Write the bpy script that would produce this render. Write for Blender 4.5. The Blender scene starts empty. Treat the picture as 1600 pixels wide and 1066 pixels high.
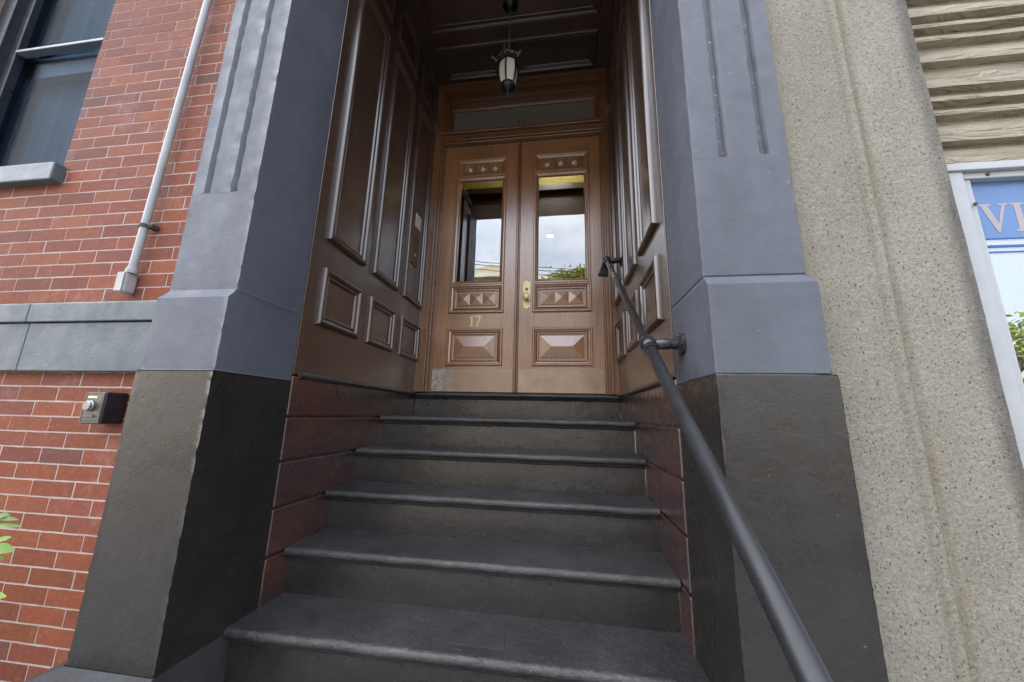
import bpy, math, random
from mathutils import Vector, Matrix, noise
random.seed(7)
S = bpy.context.scene
COL = S.collection
R = math.radians

# ------------------------------------------------------------ camera, world, sun, exposure
cam_d = bpy.data.cameras.new("camera"); cam = bpy.data.objects.new("camera", cam_d); COL.objects.link(cam)
cam_d.sensor_width = 36; cam_d.lens = 12.6615; cam_d.clip_start = 0.02; cam_d.clip_end = 3000
cr = Vector((0.99042906, 0.13603329, 0.02335003)); cu = Vector((0.00511387, -0.20522639, 0.97870117)); cf = Vector((-0.13792799, 0.96921467, 0.20395784))
m = Matrix((cr, cu, -cf)).transposed().to_4x4(); m.translation = Vector((0.39257, -1.15617, -0.17897))
cam.matrix_world = m
S.camera = cam
SUN_EL, SUN_ROT = 44, -52          # degrees; the sun stands behind the house, its front is in open shade
w = bpy.data.worlds.new("World"); S.world = w; w.use_nodes = True
nt = w.node_tree; nt.nodes.clear()
sky = nt.nodes.new('ShaderNodeTexSky'); sky.sky_type = 'NISHITA'; sky.sun_disc = False
sky.sun_elevation = R(SUN_EL); sky.sun_rotation = R(SUN_ROT); sky.air_density = 1.0; sky.dust_density = 2.2; sky.ozone_density = 1.0
bg = nt.nodes.new('ShaderNodeBackground'); bg.inputs[1].default_value = 0.15
wo = nt.nodes.new('ShaderNodeOutputWorld')
# thin pale cloud over the blue
tc = nt.nodes.new('ShaderNodeTexCoord'); mpw = nt.nodes.new('ShaderNodeMapping'); mpw.inputs['Scale'].default_value = (1, 1, 2.6); nt.links.new(tc.outputs['Generated'], mpw.inputs[0])
nw = nt.nodes.new('ShaderNodeTexNoise'); nw.inputs['Scale'].default_value = 2.2; nw.inputs['Detail'].default_value = 7; nw.inputs['Roughness'].default_value = .6; nt.links.new(mpw.outputs[0], nw.inputs[0])
rw = nt.nodes.new('ShaderNodeMapRange'); rw.inputs[1].default_value = .30; rw.inputs[2].default_value = .72; rw.inputs[3].default_value = .30; rw.inputs[4].default_value = .92; nt.links.new(nw.outputs[0], rw.inputs[0])
mw = nt.nodes.new('ShaderNodeMix'); mw.data_type = 'RGBA'; dt = nt.nodes.new('ShaderNodeVectorMath'); dt.operation = 'DOT_PRODUCT'; nt.links.new(tc.outputs['Generated'], dt.inputs[0]); dt.inputs[1].default_value = (-.80, -.15, .58)
cg = nt.nodes.new('ShaderNodeMapRange'); cg.inputs[1].default_value = -.6; cg.inputs[2].default_value = 1; cg.inputs[3].default_value = 1.7; cg.inputs[4].default_value = 11.0; nt.links.new(dt.outputs['Value'], cg.inputs[0])
cc = nt.nodes.new('ShaderNodeMix'); cc.data_type = 'RGBA'; cc.blend_type = 'MULTIPLY'; cc.inputs[0].default_value = 1; cc.inputs[6].default_value = (.97, .98, 1.03, 1); nt.links.new(cg.outputs[0], cc.inputs[7]); nt.links.new(cc.outputs[2], mw.inputs[7]); nt.links.new(rw.outputs[0], mw.inputs[0]); nt.links.new(sky.outputs[0], mw.inputs[6])
nt.links.new(mw.outputs[2], bg.inputs[0]); nt.links.new(bg.outputs[0], wo.inputs[0])
sun_d = bpy.data.lights.new("sun", 'SUN'); sun_d.energy = 3.0; sun_d.angle = R(0.5); sun_d.color = (1, .95, .87)
sun = bpy.data.objects.new("sun", sun_d); COL.objects.link(sun)
sdir = Vector((math.sin(R(SUN_ROT)) * math.cos(R(SUN_EL)), math.cos(R(SUN_ROT)) * math.cos(R(SUN_EL)), math.sin(R(SUN_EL))))
sun.rotation_euler = sdir.to_track_quat('Z', 'Y').to_euler(); sun.location = sdir * 30
S.view_settings.view_transform = 'Standard'; S.view_settings.look = 'None'
S.view_settings.exposure = 2.2; S.view_settings.gamma = 1
S.cycles.max_bounces = 8; S.cycles.glossy_bounces = 5; S.cycles.diffuse_bounces = 5; S.cycles.transparent_max_bounces = 12
S.cycles.sample_clamp_indirect = 6; S.cycles.caustics_reflective = False; S.cycles.caustics_refractive = False

# ------------------------------------------------------------ measured layout (metres; X along facade, Y into the house, Z up, 0 = door sill)
A = 0.84            # half width between the pilasters
Y1 = 0.345          # back of the pilaster reveal, start of the wood panelling
YD = 1.751          # door plane
RISE = 0.1935; YN = 1.1876; RUN = 0.248; YL = 1.721
ZJ1, ZC, ZJ2, ZB = 0.271, 0.235, -0.0435, -0.985
XL, XR = -1.141, 1.141
WY = 0.12           # brick wall face
GZ = -8 * RISE      # pavement
CZ = 3.02           # porch ceiling

# ------------------------------------------------------------ helpers
def wloc(o):
    v = Vector((0, 0, 0))
    while o is not None: v += o.location; o = o.parent
    return v
class MB:
    def __init__(s): s.v = []; s.f = []; s.c = []; s.cur = None; s.flat = set()
    def add(s, vs, fs, flat=False):
        o = len(s.v); s.v += [tuple(p) for p in vs]
        for f in fs:
            if flat: s.flat.add(len(s.f))
            s.f.append([i + o for i in f]); s.c.append(s.cur)
        return s
    def box(s, x0, x1, y0, y1, z0, z1):
        vs = [(x0,y0,z0),(x1,y0,z0),(x1,y1,z0),(x0,y1,z0),(x0,y0,z1),(x1,y0,z1),(x1,y1,z1),(x0,y1,z1)]
        return s.add(vs, [(0,3,2,1),(4,5,6,7),(0,1,5,4),(1,2,6,5),(2,3,7,6),(3,0,4,7)], True)
    def rings(s, rs, closed=True, cap0=False, cap1=False, flat=False):
        n = len(rs[0]); o = len(s.v)
        for r_ in rs: s.v += [tuple(p) for p in r_]
        for a in range(len(rs) - 1):
            for i in range(n if closed else n - 1):
                j = (i + 1) % n
                if flat: s.flat.add(len(s.f))
                s.f.append([o+a*n+i, o+a*n+j, o+(a+1)*n+j, o+(a+1)*n+i]); s.c.append(s.cur)
        if cap0: s.flat.add(len(s.f)); s.f.append([o+i for i in range(n)][::-1]); s.c.append(s.cur)
        if cap1: s.flat.add(len(s.f)); s.f.append([o+(len(rs)-1)*n+i for i in range(n)]); s.c.append(s.cur)
        return s
    def tube(s, p0, p1, r0, r1=None, n=16, caps=True):
        r1 = r0 if r1 is None else r1
        p0, p1 = Vector(p0), Vector(p1); d = (p1-p0).normalized()
        a = d.orthogonal().normalized(); b = d.cross(a)
        rs = [[p + (a*math.cos(2*math.pi*i/n) + b*math.sin(2*math.pi*i/n))*r for i in range(n)] for p, r in ((p0, r0), (p1, r1))]
        return s.rings(rs, True, caps, caps)
    def path(s, pts, rad, n=10, caps=True):
        pts = [Vector(p) for p in pts]; rs = []; a = None
        for i, p in enumerate(pts):
            d = (pts[min(i+1, len(pts)-1)] - pts[max(i-1, 0)]).normalized()
            a = (a - d*a.dot(d)).normalized() if a is not None else d.orthogonal().normalized()
            b = d.cross(a); rr = rad(i) if callable(rad) else rad
            rs.append([p + (a*math.cos(2*math.pi*k/n) + b*math.sin(2*math.pi*k/n))*rr for k in range(n)])
        return s.rings(rs, True, caps, caps)
    def lathe(s, c, axis, prof, n=24):
        c = Vector(c); d = Vector(axis).normalized(); a = d.orthogonal().normalized(); b = d.cross(a)
        rs = [[c + d*h + (a*math.cos(2*math.pi*i/n) + b*math.sin(2*math.pi*i/n))*max(r, 1e-5) for i in range(n)] for r, h in prof]
        return s.rings(rs, True, True, True)
    def mitre(s, F, rect, prof, close=True, flatc=True):
        """picture-frame moulding: rings of the rectangle inset by prof[i][0] at height prof[i][1]; F(u,v,h)->xyz"""
        u0, v0, u1, v1 = rect
        for a, b in zip(prof[:-1], prof[1:]):
            q = lambda d, h: [F(u0+d, v0+d, h), F(u1-d, v0+d, h), F(u1-d, v1-d, h), F(u0+d, v1-d, h)]
            A_, B_ = q(*a), q(*b)
            for i in range(4):
                j = (i+1) % 4; s.add([A_[i], A_[j], B_[j], B_[i]], [(0,1,2,3)], True)
        if close:
            d, h = prof[-1]; s.add([F(u0+d, v0+d, h), F(u1-d, v0+d, h), F(u1-d, v1-d, h), F(u0+d, v1-d, h)], [(0,1,2,3)], True)
        return s
    def extrude_x(s, prof, x0, x1, nx=1, jitter=None, caps=True):
        rs = []
        for k in range(nx+1):
            x = x0 + (x1-x0)*k/nx; rr = []
            for (y, z) in prof:
                p = (x, y, z)
                if jitter: p = jitter(p)
                rr.append(p)
            rs.append(rr)
        return s.rings(rs, True, caps, caps)
    def build(s, name, mat, parent=None, smooth=False, bevel=0, seg=2, angle=35):
        me = bpy.data.meshes.new(name)
        o0 = wloc(parent)
        me.from_pydata([(x-o0.x, y-o0.y, z-o0.z) for x, y, z in s.v], [], s.f)
        if any(c is not None for c in s.c):
            at = me.color_attributes.new("tint", 'FLOAT_COLOR', 'CORNER'); k = 0
            for pi, p in enumerate(me.polygons):
                c = s.c[pi] or (0.5, 0.5, 0.5)
                for _ in p.loop_indices: at.data[k].color = (c[0], c[1], c[2], 1); k += 1
        me.materials.append(mat)
        if smooth:
            me.polygons.foreach_set("use_smooth", [i not in s.flat or smooth == 'all' for i in range(len(me.polygons))])
        if smooth: me.set_sharp_from_angle(angle=R(32))
        me.update()
        o = bpy.data.objects.new(name, me); COL.objects.link(o)
        if parent is not None: o.parent = parent
        if bevel:
            b = o.modifiers.new("bevel", 'BEVEL'); b.width = bevel; b.segments = seg; b.limit_method = 'ANGLE'; b.angle_limit = R(angle)
        return o
def thing(name, label, cat, loc=(0, 0, 0), group=None):
    o = bpy.data.objects.new(name, None); COL.objects.link(o); o.location = loc; o.empty_display_size = .1
    o['label'] = label; o['category'] = cat
    if group: o['group'] = group
    return o
def tag(o, label, cat, group=None):
    o['label'] = label; o['category'] = cat
    if group: o['group'] = group
    return o
def struct(o): o['kind'] = 'structure'; return o

# ------------------------------------------------------------ materials
def nodes(name):
    mt = bpy.data.materials.new(name); mt.use_nodes = True; n = mt.node_tree.nodes; n.clear()
    out = n.new('ShaderNodeOutputMaterial'); b = n.new('ShaderNodeBsdfPrincipled')
    mt.node_tree.links.new(b.outputs[0], out.inputs[0]); return mt, n, mt.node_tree.links, b, out
def nz(n, l, co, scale, detail=4, rough=.55, stretch=None, dist=0):
    t = n.new('ShaderNodeTexNoise'); t.inputs['Scale'].default_value = scale; t.inputs['Detail'].default_value = detail
    t.inputs['Roughness'].default_value = rough; t.inputs['Distortion'].default_value = dist
    if stretch:
        mp = n.new('ShaderNodeMapping'); mp.inputs['Scale'].default_value = stretch; l.new(co, mp.inputs[0]); l.new(mp.outputs[0], t.inputs[0])
    else: l.new(co, t.inputs[0])
    return t.outputs[0]
def ramp(n, l, src, stops):
    r_ = n.new('ShaderNodeValToRGB'); e = r_.color_ramp.elements
    while len(e) < len(stops): e.new(.5)
    for i, (p, c) in enumerate(stops):
        e[i].position = p; e[i].color = (c, c, c, 1) if not hasattr(c, '__len__') else (*c[:3], 1)
    l.new(src, r_.inputs[0]); return r_.outputs[0]
def mix(n, l, fac, a, b, mode='MIX'):
    x = n.new('ShaderNodeMix'); x.data_type = 'RGBA'; x.blend_type = mode
    for sock, v in ((x.inputs['Factor'], fac), (x.inputs[6], a), (x.inputs[7], b)):
        if hasattr(v, 'links') or hasattr(v, 'is_linked'): l.new(v, sock)
        elif hasattr(v, '__len__'): sock.default_value = (*v[:3], 1)
        else: sock.default_value = v
    return x.outputs[2]
def bump(n, l, h, strength, dist=.01, prev=None):
    b = n.new('ShaderNodeBump'); b.inputs['Strength'].default_value = strength; b.inputs['Distance'].default_value = dist
    l.new(h, b.inputs['Height'])
    if prev is not None: l.new(prev, b.inputs['Normal'])
    return b.outputs[0]
def coord(n): return n.new('ShaderNodeTexCoord').outputs['Object']
def wood(name, c0, c1, axis='z', rough=.34, coat=.25, cior=1.75, bs=.25):
    mt, n, l, b, _ = nodes(name); co = coord(n)
    st = {'z': (9, 9, .5), 'x': (.5, 9, 9), 'y': (9, .5, 9)}[axis]
    g = nz(n, l, co, 7, 7, .62, st, .35); f = nz(n, l, co, 26, 4, .6, st); big = nz(n, l, co, 2.3, 4, .6)
    col = mix(n, l, ramp(n, l, g, [(.3, 0), (.7, 1)]), c0, c1)
    col = mix(n, l, ramp(n, l, big, [(.35, .0), (.72, .55)]), col, tuple(v*1.35+.003 for v in c1))
    col = mix(n, l, ramp(n, l, f, [(.5, 0), (.8, .35)]), col, tuple(v*.55 for v in c0))
    sc = nz(n, l, co, 55, 3, .7)
    col = mix(n, l, ramp(n, l, sc, [(.72, 0), (.82, .07)]), col, (.25, .21, .17))
    l.new(col, b.inputs['Base Color'])
    l.new(ramp(n, l, nz(n, l, co, 11, 5, .65), [(.3, rough-.05), (.75, rough+.10)]), b.inputs['Roughness'])
    b.inputs['Coat Weight'].default_value = coat; b.inputs['Coat IOR'].default_value = cior; b.inputs['Coat Roughness'].default_value = .26
    l.new(bump(n, l, nz(n, l, co, 3.0, 2, .4), .05, .010, bump(n, l, g, bs, .0008)), b.inputs['Normal'])
    return mt
def paint(name, col, var=.12, rough=.5, bs=.5, chips=True, streak=(1, 1, .35), spec=.5, chipc=(.42, .42, .43), grit=0.0, wear=None):
    """brushed masonry paint over rough stone"""
    mt, n, l, b, _ = nodes(name); co = coord(n)
    big = nz(n, l, co, 3.2, 5, .6, streak); mid = nz(n, l, co, 17, 5, .62)
    c = mix(n, l, ramp(n, l, big, [(.3, 0), (.7, 1)]), tuple(v*(1-var) for v in col), tuple(v*(1+var) for v in col))
    c = mix(n, l, ramp(n, l, mid, [(.42, 0), (.75, .35)]), c, tuple(v*(1-2*var) for v in col))
    if chips:
        geo = n.new('ShaderNodeNewGeometry')
        pt = ramp(n, l, geo.outputs['Pointiness'], [(.530, 0), (.575, 1)])
        ch = ramp(n, l, nz(n, l, co, 38, 5, .7), [(.60, 0), (.64, 1)])
        mm = n.new('ShaderNodeMath'); mm.operation = 'MULTIPLY'; l.new(pt, mm.inputs[0]); l.new(ch, mm.inputs[1])
        sp = ramp(n, l, nz(n, l, co, 70, 2, .6), [(.755, 0), (.77, .4)])
        ad = n.new('ShaderNodeMath'); ad.operation = 'MAXIMUM'; l.new(mm.outputs[0], ad.inputs[0]); l.new(sp, ad.inputs[1])
        c = mix(n, l, ad.outputs[0], c, chipc)
    if grit:
        vo = n.new('ShaderNodeTexVoronoi'); vo.inputs['Scale'].default_value = 190; l.new(co, vo.inputs[0])
        sel = nz(n, l, co, 60, 2)
        a1 = ramp(n, l, vo.outputs['Distance'], [(.1, 1), (.25, 0)]); a2 = ramp(n, l, sel, [(.40, 0), (.55, grit)])
        mm = n.new('ShaderNodeMath'); mm.operation = 'MULTIPLY'; l.new(a1, mm.inputs[0]); l.new(a2, mm.inputs[1])
        c = mix(n, l, mm.outputs[0], c, tuple(min(1, v*3.2+.09) for v in col))
    if wear:
        geo = n.new('ShaderNodeNewGeometry'); pt = ramp(n, l, geo.outputs['Pointiness'], [(.500, 0), (.525, 1)])
        wn = ramp(n, l, nz(n, l, co, 11, 6, .72, (.6, 1, 1)), [(.40, .15), (.62, 1)])
        mm = n.new('ShaderNodeMath'); mm.operation = 'MULTIPLY'; l.new(pt, mm.inputs[0]); l.new(wn, mm.inputs[1])
        sc = ramp(n, l, nz(n, l, co, 48, 6, .8, (.5, 1.2, 1)), [(.54, 0), (.68, .22)]); sb = ramp(n, l, nz(n, l, co, 3.4, 4, .6), [(.34, 0), (.56, 1)])
        m2 = n.new('ShaderNodeMath'); m2.operation = 'MULTIPLY'; l.new(sc, m2.inputs[0]); l.new(sb, m2.inputs[1])
        m3 = n.new('ShaderNodeMath'); m3.operation = 'MAXIMUM'; l.new(mm.outputs[0], m3.inputs[0]); l.new(m2.outputs[0], m3.inputs[1])
        m4 = n.new('ShaderNodeMath'); m4.operation = 'MULTIPLY'; l.new(m3.outputs[0], m4.inputs[0]); m4.inputs[1].default_value = .8
        c = mix(n, l, m4.outputs[0], c, wear)
    l.new(c, b.inputs['Base Color'])
    l.new(ramp(n, l, nz(n, l, co, 9, 6, .7), [(.3, rough-.12), (.72, rough+.18)]), b.inputs['Roughness'])
    b.inputs['Specular IOR Level'].default_value = spec
    nb = bump(n, l, nz(n, l, co, 95, 4, .6, (1, 1, .55)), bs*.55, .003)
    nb = bump(n, l, nz(n, l, co, 30, 6, .68, (1, 1, 1.4), .6), bs, .006, nb)
    nb = bump(n, l, nz(n, l, co, 5, 3), bs*.35, .015, nb)
    l.new(nb, b.inputs['Normal']); return mt
def simple(name, col, rough=.5, metal=0, bs=0, bscale=60, var=.1, coat=0, vscale=12):
    mt, n, l, b, _ = nodes(name); co = coord(n)
    v = nz(n, l, co, vscale, 5, .6)
    l.new(mix(n, l, ramp(n, l, v, [(.3, 0), (.7, 1)]), tuple(x*(1-var) for x in col), tuple(min(1, x*(1+var)) for x in col)), b.inputs['Base Color'])
    l.new(ramp(n, l, nz(n, l, co, vscale*2, 4, .6), [(.3, max(.03, rough-.08)), (.7, rough+.1)]), b.inputs['Roughness'])
    b.inputs['Metallic'].default_value = metal; b.inputs['Coat Weight'].default_value = coat
    if bs: l.new(bump(n, l, nz(n, l, co, bscale, 4), bs, .003), b.inputs['Normal'])
    return mt
def glass(name, refl=.3, tint=(1, 1, 1), rough=0.0, wav=.0, edge=.35):
    mt, n, l, b, out = nodes(name); n.remove(b)
    tr = n.new('ShaderNodeBsdfTransparent'); tr.inputs[0].default_value = (*tint, 1)
    gl = n.new('ShaderNodeBsdfGlossy'); gl.inputs['Roughness'].default_value = rough
    fr = n.new('ShaderNodeLayerWeight'); fr.inputs['Blend'].default_value = .35
    ma = n.new('ShaderNodeMath'); ma.operation = 'MULTIPLY_ADD'; l.new(fr.outputs['Facing'], ma.inputs[0]); ma.inputs[1].default_value = edge; ma.inputs[2].default_value = refl
    mx = n.new('ShaderNodeMixShader'); l.new(ma.outputs[0], mx.inputs[0]); l.new(tr.outputs[0], mx.inputs[1]); l.new(gl.outputs[0], mx.inputs[2])
    if wav: l.new(bump(n, l, nz(n, l, coord(n), 3, 2), wav, .01), gl.inputs['Normal'])
    l.new(mx.outputs[0], out.inputs[0]); return mt

M = {}
M['door'] = wood('door varnished oak', (.200, .082, .028), (.350, .165, .068), rough=.36, coat=1.0, cior=2.0)
M['frame'] = wood('door frame wood', (.125, .052, .020), (.21, .092, .038), rough=.30, coat=.8)
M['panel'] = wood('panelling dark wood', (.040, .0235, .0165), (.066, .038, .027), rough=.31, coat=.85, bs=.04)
def boards_mat():
    mt, n, l, b, _ = nodes('painted lower boards'); co = coord(n)
    c = mix(n, l, ramp(n, l, nz(n, l, co, 3.5, 5, .62, (1, .6, 1.6), .4), [(.36, 0), (.64, 1)]), (.042, .024, .028), (.085, .032, .023))
    c = mix(n, l, ramp(n, l, nz(n, l, co, 26, 5, .7, (1, .35, 1.5)), [(.45, 0), (.75, .5)]), c, (.022, .013, .015))
    c = mix(n, l, ramp(n, l, nz(n, l, co, 60, 4, .7), [(.66, 0), (.72, .35)]), c, (.13, .10, .10))
    l.new(c, b.inputs['Base Color']); l.new(ramp(n, l, nz(n, l, co, 7, 5, .7), [(.3, .20), (.7, .38)]), b.inputs['Roughness'])
    b.inputs['Coat Weight'].default_value = .9; b.inputs['Coat IOR'].default_value = 1.8; b.inputs['Coat Roughness'].default_value = .25
    l.new(bump(n, l, nz(n, l, co, 60, 4, .6, (1, .3, 1)), .12, .002), b.inputs['Normal']); return mt
M['boards'] = boards_mat()
M['ceil'] = wood('ceiling dark wood', (.052, .030, .022), (.080, .047, .034), axis='x', rough=.33, coat=.6, bs=.04)
M['grey'] = paint('grey masonry paint', (.101, .110, .135), var=.17, rough=.50, bs=.24, spec=.3)
M['greylintel'] = paint('grey lintel paint', (.101, .110, .135), var=.17, rough=.50, bs=.24, spec=.3, chips=False)
M['mould'] = paint('moulding paint', (.045, .040, .037), var=.25, rough=.28, bs=.15, spec=.8, chips=False)
M['belt'] = paint('blue grey belt paint', (.088, .110, .122), var=.14, rough=.5, bs=.35, chips=False)
M['brown'] = paint('dark brown base paint', (.021, .0193, .0182), var=.22, rough=.27, bs=.26, spec=.6, streak=(1, 1, .6), chipc=(.25, .24, .22))
M['tread'] = paint('black grey tread paint', (.036, .037, .039), var=.42, rough=.38, bs=1.0, spec=.7, wear=(.19, .192, .20), chips=True, streak=(1, 1, 1), grit=.9, chipc=(.22, .22, .23))
M['riser'] = paint('dark riser paint', (.027, .0235, .0225), var=.3, rough=.22, bs=.34, spec=.95, streak=(.3, 1, 2), chipc=(.16, .15, .14))
M['plinth'] = paint('plinth paint', (.038, .039, .042), var=.3, rough=.5, bs=.5, chips=False)
M['rail'] = simple('rail black blue paint', (.022, .023, .026), rough=.30, metal=.1, bs=0, var=.10, vscale=5)
M['galv'] = simple('worn fitting metal', (.075, .078, .085), rough=.28, metal=.7, bs=.25, bscale=50, var=.4, vscale=30)
M['brass'] = simple('polished brass', (.85, .68, .30), rough=.22, metal=1, var=.08)
M['paleb'] = simple('bright brass', (.72, .62, .36), rough=.3, metal=.35, var=.06)
M['bronze'] = wood('roundel wood', (.22, .13, .07), (.33, .21, .12), rough=.28, coat=1)
M['oldbrass'] = simple('tarnished brass', (.15, .085, .04), rough=.38, metal=.8, var=.35, vscale=40)
M['gold'] = simple('gold leaf lettering', (.80, .70, .42), rough=.4, metal=.2, var=.08)
M['white_card'] = simple('white card', (.75, .77, .78), rough=.4)
M['black'] = simple('black enamel', (.012, .012, .013), rough=.32, metal=.2)
M['blackplastic'] = simple('black rubbery plastic', (.012, .014, .018), rough=.42, bs=.1, var=.3)
M['lockface'] = simple('grey lock face', (.12, .115, .105), rough=.38, metal=.5, var=.15)
M['silver'] = simple('silver knob', (.28, .29, .31), rough=.3, metal=.9)
M['conduit'] = simple('white grey conduit paint', (.36, .38, .40), rough=.45, bs=.15, var=.12)
M['boxlight'] = simple('light junction box', (.40, .40, .40), rough=.55, var=.12)
M['rust'] = simple('rusty strap', (.06, .05, .04), rough=.6, var=.4)
M['whitepaint'] = simple('white window paint', (.40, .42, .44), rough=.4, bs=.1, var=.06)
M['blackframe'] = simple('black sash paint', (.020, .025, .034), rough=.35, bs=.1, var=.25)
M['bluegrey'] = simple('sill blue grey paint', (.085, .108, .125), rough=.45, bs=.25, bscale=40, var=.1)
M['alum'] = simple('meeting rail metal', (.17, .21, .25), rough=.4, metal=.2)
M['yellow'] = simple('yellow plaster', (.40, .33, .08), rough=.7)
M['hall'] = wood('hall wood', (.035, .015, .008), (.06, .028, .014))
M['letters'] = simple('pale letter vinyl', (.36, .33, .345), rough=.5, var=.06)
M['bluefilm'] = simple('blue sign film', (.105, .205, .42), rough=.35, var=.05)
M['bluestripe'] = simple('dark blue stripe', (.02, .09, .33), rough=.35)
M['clapboard'] = simple('far building plaster', (.62, .52, .38), rough=.8, bs=.2)
M['white_wall'] = simple('far white wall', (.72, .71, .66), rough=.8)
M['farglass'] = simple('far dark glass', (.03, .04, .05), rough=.1)
M['roofing'] = simple('far roof', (.12, .11, .10), rough=.8)
M['asphalt'] = simple('asphalt', (.05, .05, .052), rough=.85, bs=.5, bscale=90, var=.2)
M['sidewalk'] = simple('sidewalk concrete', (.30, .29, .27), rough=.85, bs=.35, bscale=60, var=.12, vscale=4)
M['soil'] = simple('soil', (.05, .035, .025), rough=.9, bs=.6)
M['bark'] = simple('bark', (.09, .07, .05), rough=.9, bs=.6, bscale=30)
M['stem'] = simple('stem', (.10, .13, .05), rough=.7)

def leafmat(name, c0, c1, trans=.35):
    mt, n, l, b, out = nodes(name); at = n.new('ShaderNodeAttribute'); at.attribute_name = 'tint'
    sp = n.new('ShaderNodeSeparateColor'); l.new(at.outputs[0], sp.inputs[0])
    c = mix(n, l, sp.outputs[0], c0, c1); l.new(c, b.inputs['Base Color']); b.inputs['Roughness'].default_value = .45
    tl = n.new('ShaderNodeBsdfTranslucent'); l.new(c, tl.inputs[0]); mx = n.new('ShaderNodeMixShader'); mx.inputs[0].default_value = trans
    l.new(b.outputs[0], mx.inputs[1]); l.new(tl.outputs[0], mx.inputs[2]); l.new(mx.outputs[0], out.inputs[0]); return mt
M['leaf_near'] = leafmat('near leaf', (.10, .22, .06), (.32, .52, .10))
M['leaf_tree'] = leafmat('tree leaf', (.10, .15, .015), (.30, .33, .03))

def brickmat():
    mt, n, l, b, _ = nodes('red brick'); co = coord(n)
    at = n.new('ShaderNodeAttribute'); at.attribute_name = 'tint'
    c = mix(n, l, 1.0, at.outputs[0], mix(n, l, nz(n, l, co, 24, 6, .7), (.62, .58, .56), (1.35, 1.3, 1.25)), 'MULTIPLY')
    c = mix(n, l, ramp(n, l, nz(n, l, co, 150, 3, .7), [(.50, 0), (.70, .5)]), c, (.12, .040, .025))
    c = mix(n, l, ramp(n, l, nz(n, l, co, 70, 5, .75), [(.52, 0), (.72, .55)]), c, (.40, .17, .10))
    c = mix(n, l, ramp(n, l, nz(n, l, co, 9, 4, .6), [(.50, 0), (.75, .45)]), c, (.14, .05, .04))
    # lime bloom on some bricks
    e = ramp(n, l, nz(n, l, co, 2.6, 5, .75), [(.56, 0), (.70, .38)]); e2 = ramp(n, l, nz(n, l, co, 45, 4, .7), [(.4, .2), (.7, 1)])
    mm = n.new('ShaderNodeMath'); mm.operation = 'MULTIPLY'; l.new(e, mm.inputs[0]); l.new(e2, mm.inputs[1])
    c = mix(n, l, mm.outputs[0], c, (.50, .42, .42))
    sp = ramp(n, l, nz(n, l, co, 120, 2, .5), [(.73, 0), (.76, .5)]); c = mix(n, l, sp, c, (.55, .48, .44))
    l.new(c, b.inputs['Base Color']); b.inputs['Roughness'].default_value = .72; b.inputs['Specular IOR Level'].default_value = .2
    l.new(bump(n, l, nz(n, l, co, 130, 5, .65), .5, .002, bump(n, l, nz(n, l, co, 22, 3), .35, .006)), b.inputs['Normal']); return mt
M['brick'] = brickmat()
def mortar_mat():
    mt, n, l, b, _ = nodes('lime mortar'); co = coord(n); sx = n.new('ShaderNodeSeparateXYZ'); l.new(co, sx.inputs[0])
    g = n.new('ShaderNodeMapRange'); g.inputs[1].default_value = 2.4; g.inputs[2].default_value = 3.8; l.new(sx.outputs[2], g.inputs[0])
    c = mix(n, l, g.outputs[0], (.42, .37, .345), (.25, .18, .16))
    c = mix(n, l, ramp(n, l, nz(n, l, co, 14, 5, .7), [(.48, 0), (.70, .6)]), c, (.34, .21, .18))
    l.new(c, b.inputs['Base Color']); b.inputs['Roughness'].default_value = .85; l.new(bump(n, l, nz(n, l, co, 140, 4), .5, .003), b.inputs['Normal']); return mt
M['mortar'] = mortar_mat()
def brickflat():
    mt, n, l, b, _ = nodes('brick texture'); co = coord(n)
    mp = n.new('ShaderNodeMapping'); mp.inputs['Rotation'].default_value = (R(90), 0, 0); l.new(co, mp.inputs[0])
    t = n.new('ShaderNodeTexBrick'); l.new(mp.outputs[0], t.inputs[0])
    t.inputs['Color1'].default_value = (.28, .085, .05, 1); t.inputs['Color2'].default_value = (.20, .06, .045, 1); t.inputs['Mortar'].default_value = (.5, .46, .44, 1)
    t.inputs['Scale'].default_value = 1; t.inputs['Brick Width'].default_value = .209; t.inputs['Row Height'].default_value = .063; t.inputs['Mortar Size'].default_value = .004
    l.new(t.outputs[0], b.inputs['Base Color']); b.inputs['Roughness'].default_value = .7
    l.new(bump(n, l, nz(n, l, co, 60, 4), .4, .004), b.inputs['Normal']); return mt
M['brickflat'] = brickflat()
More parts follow.
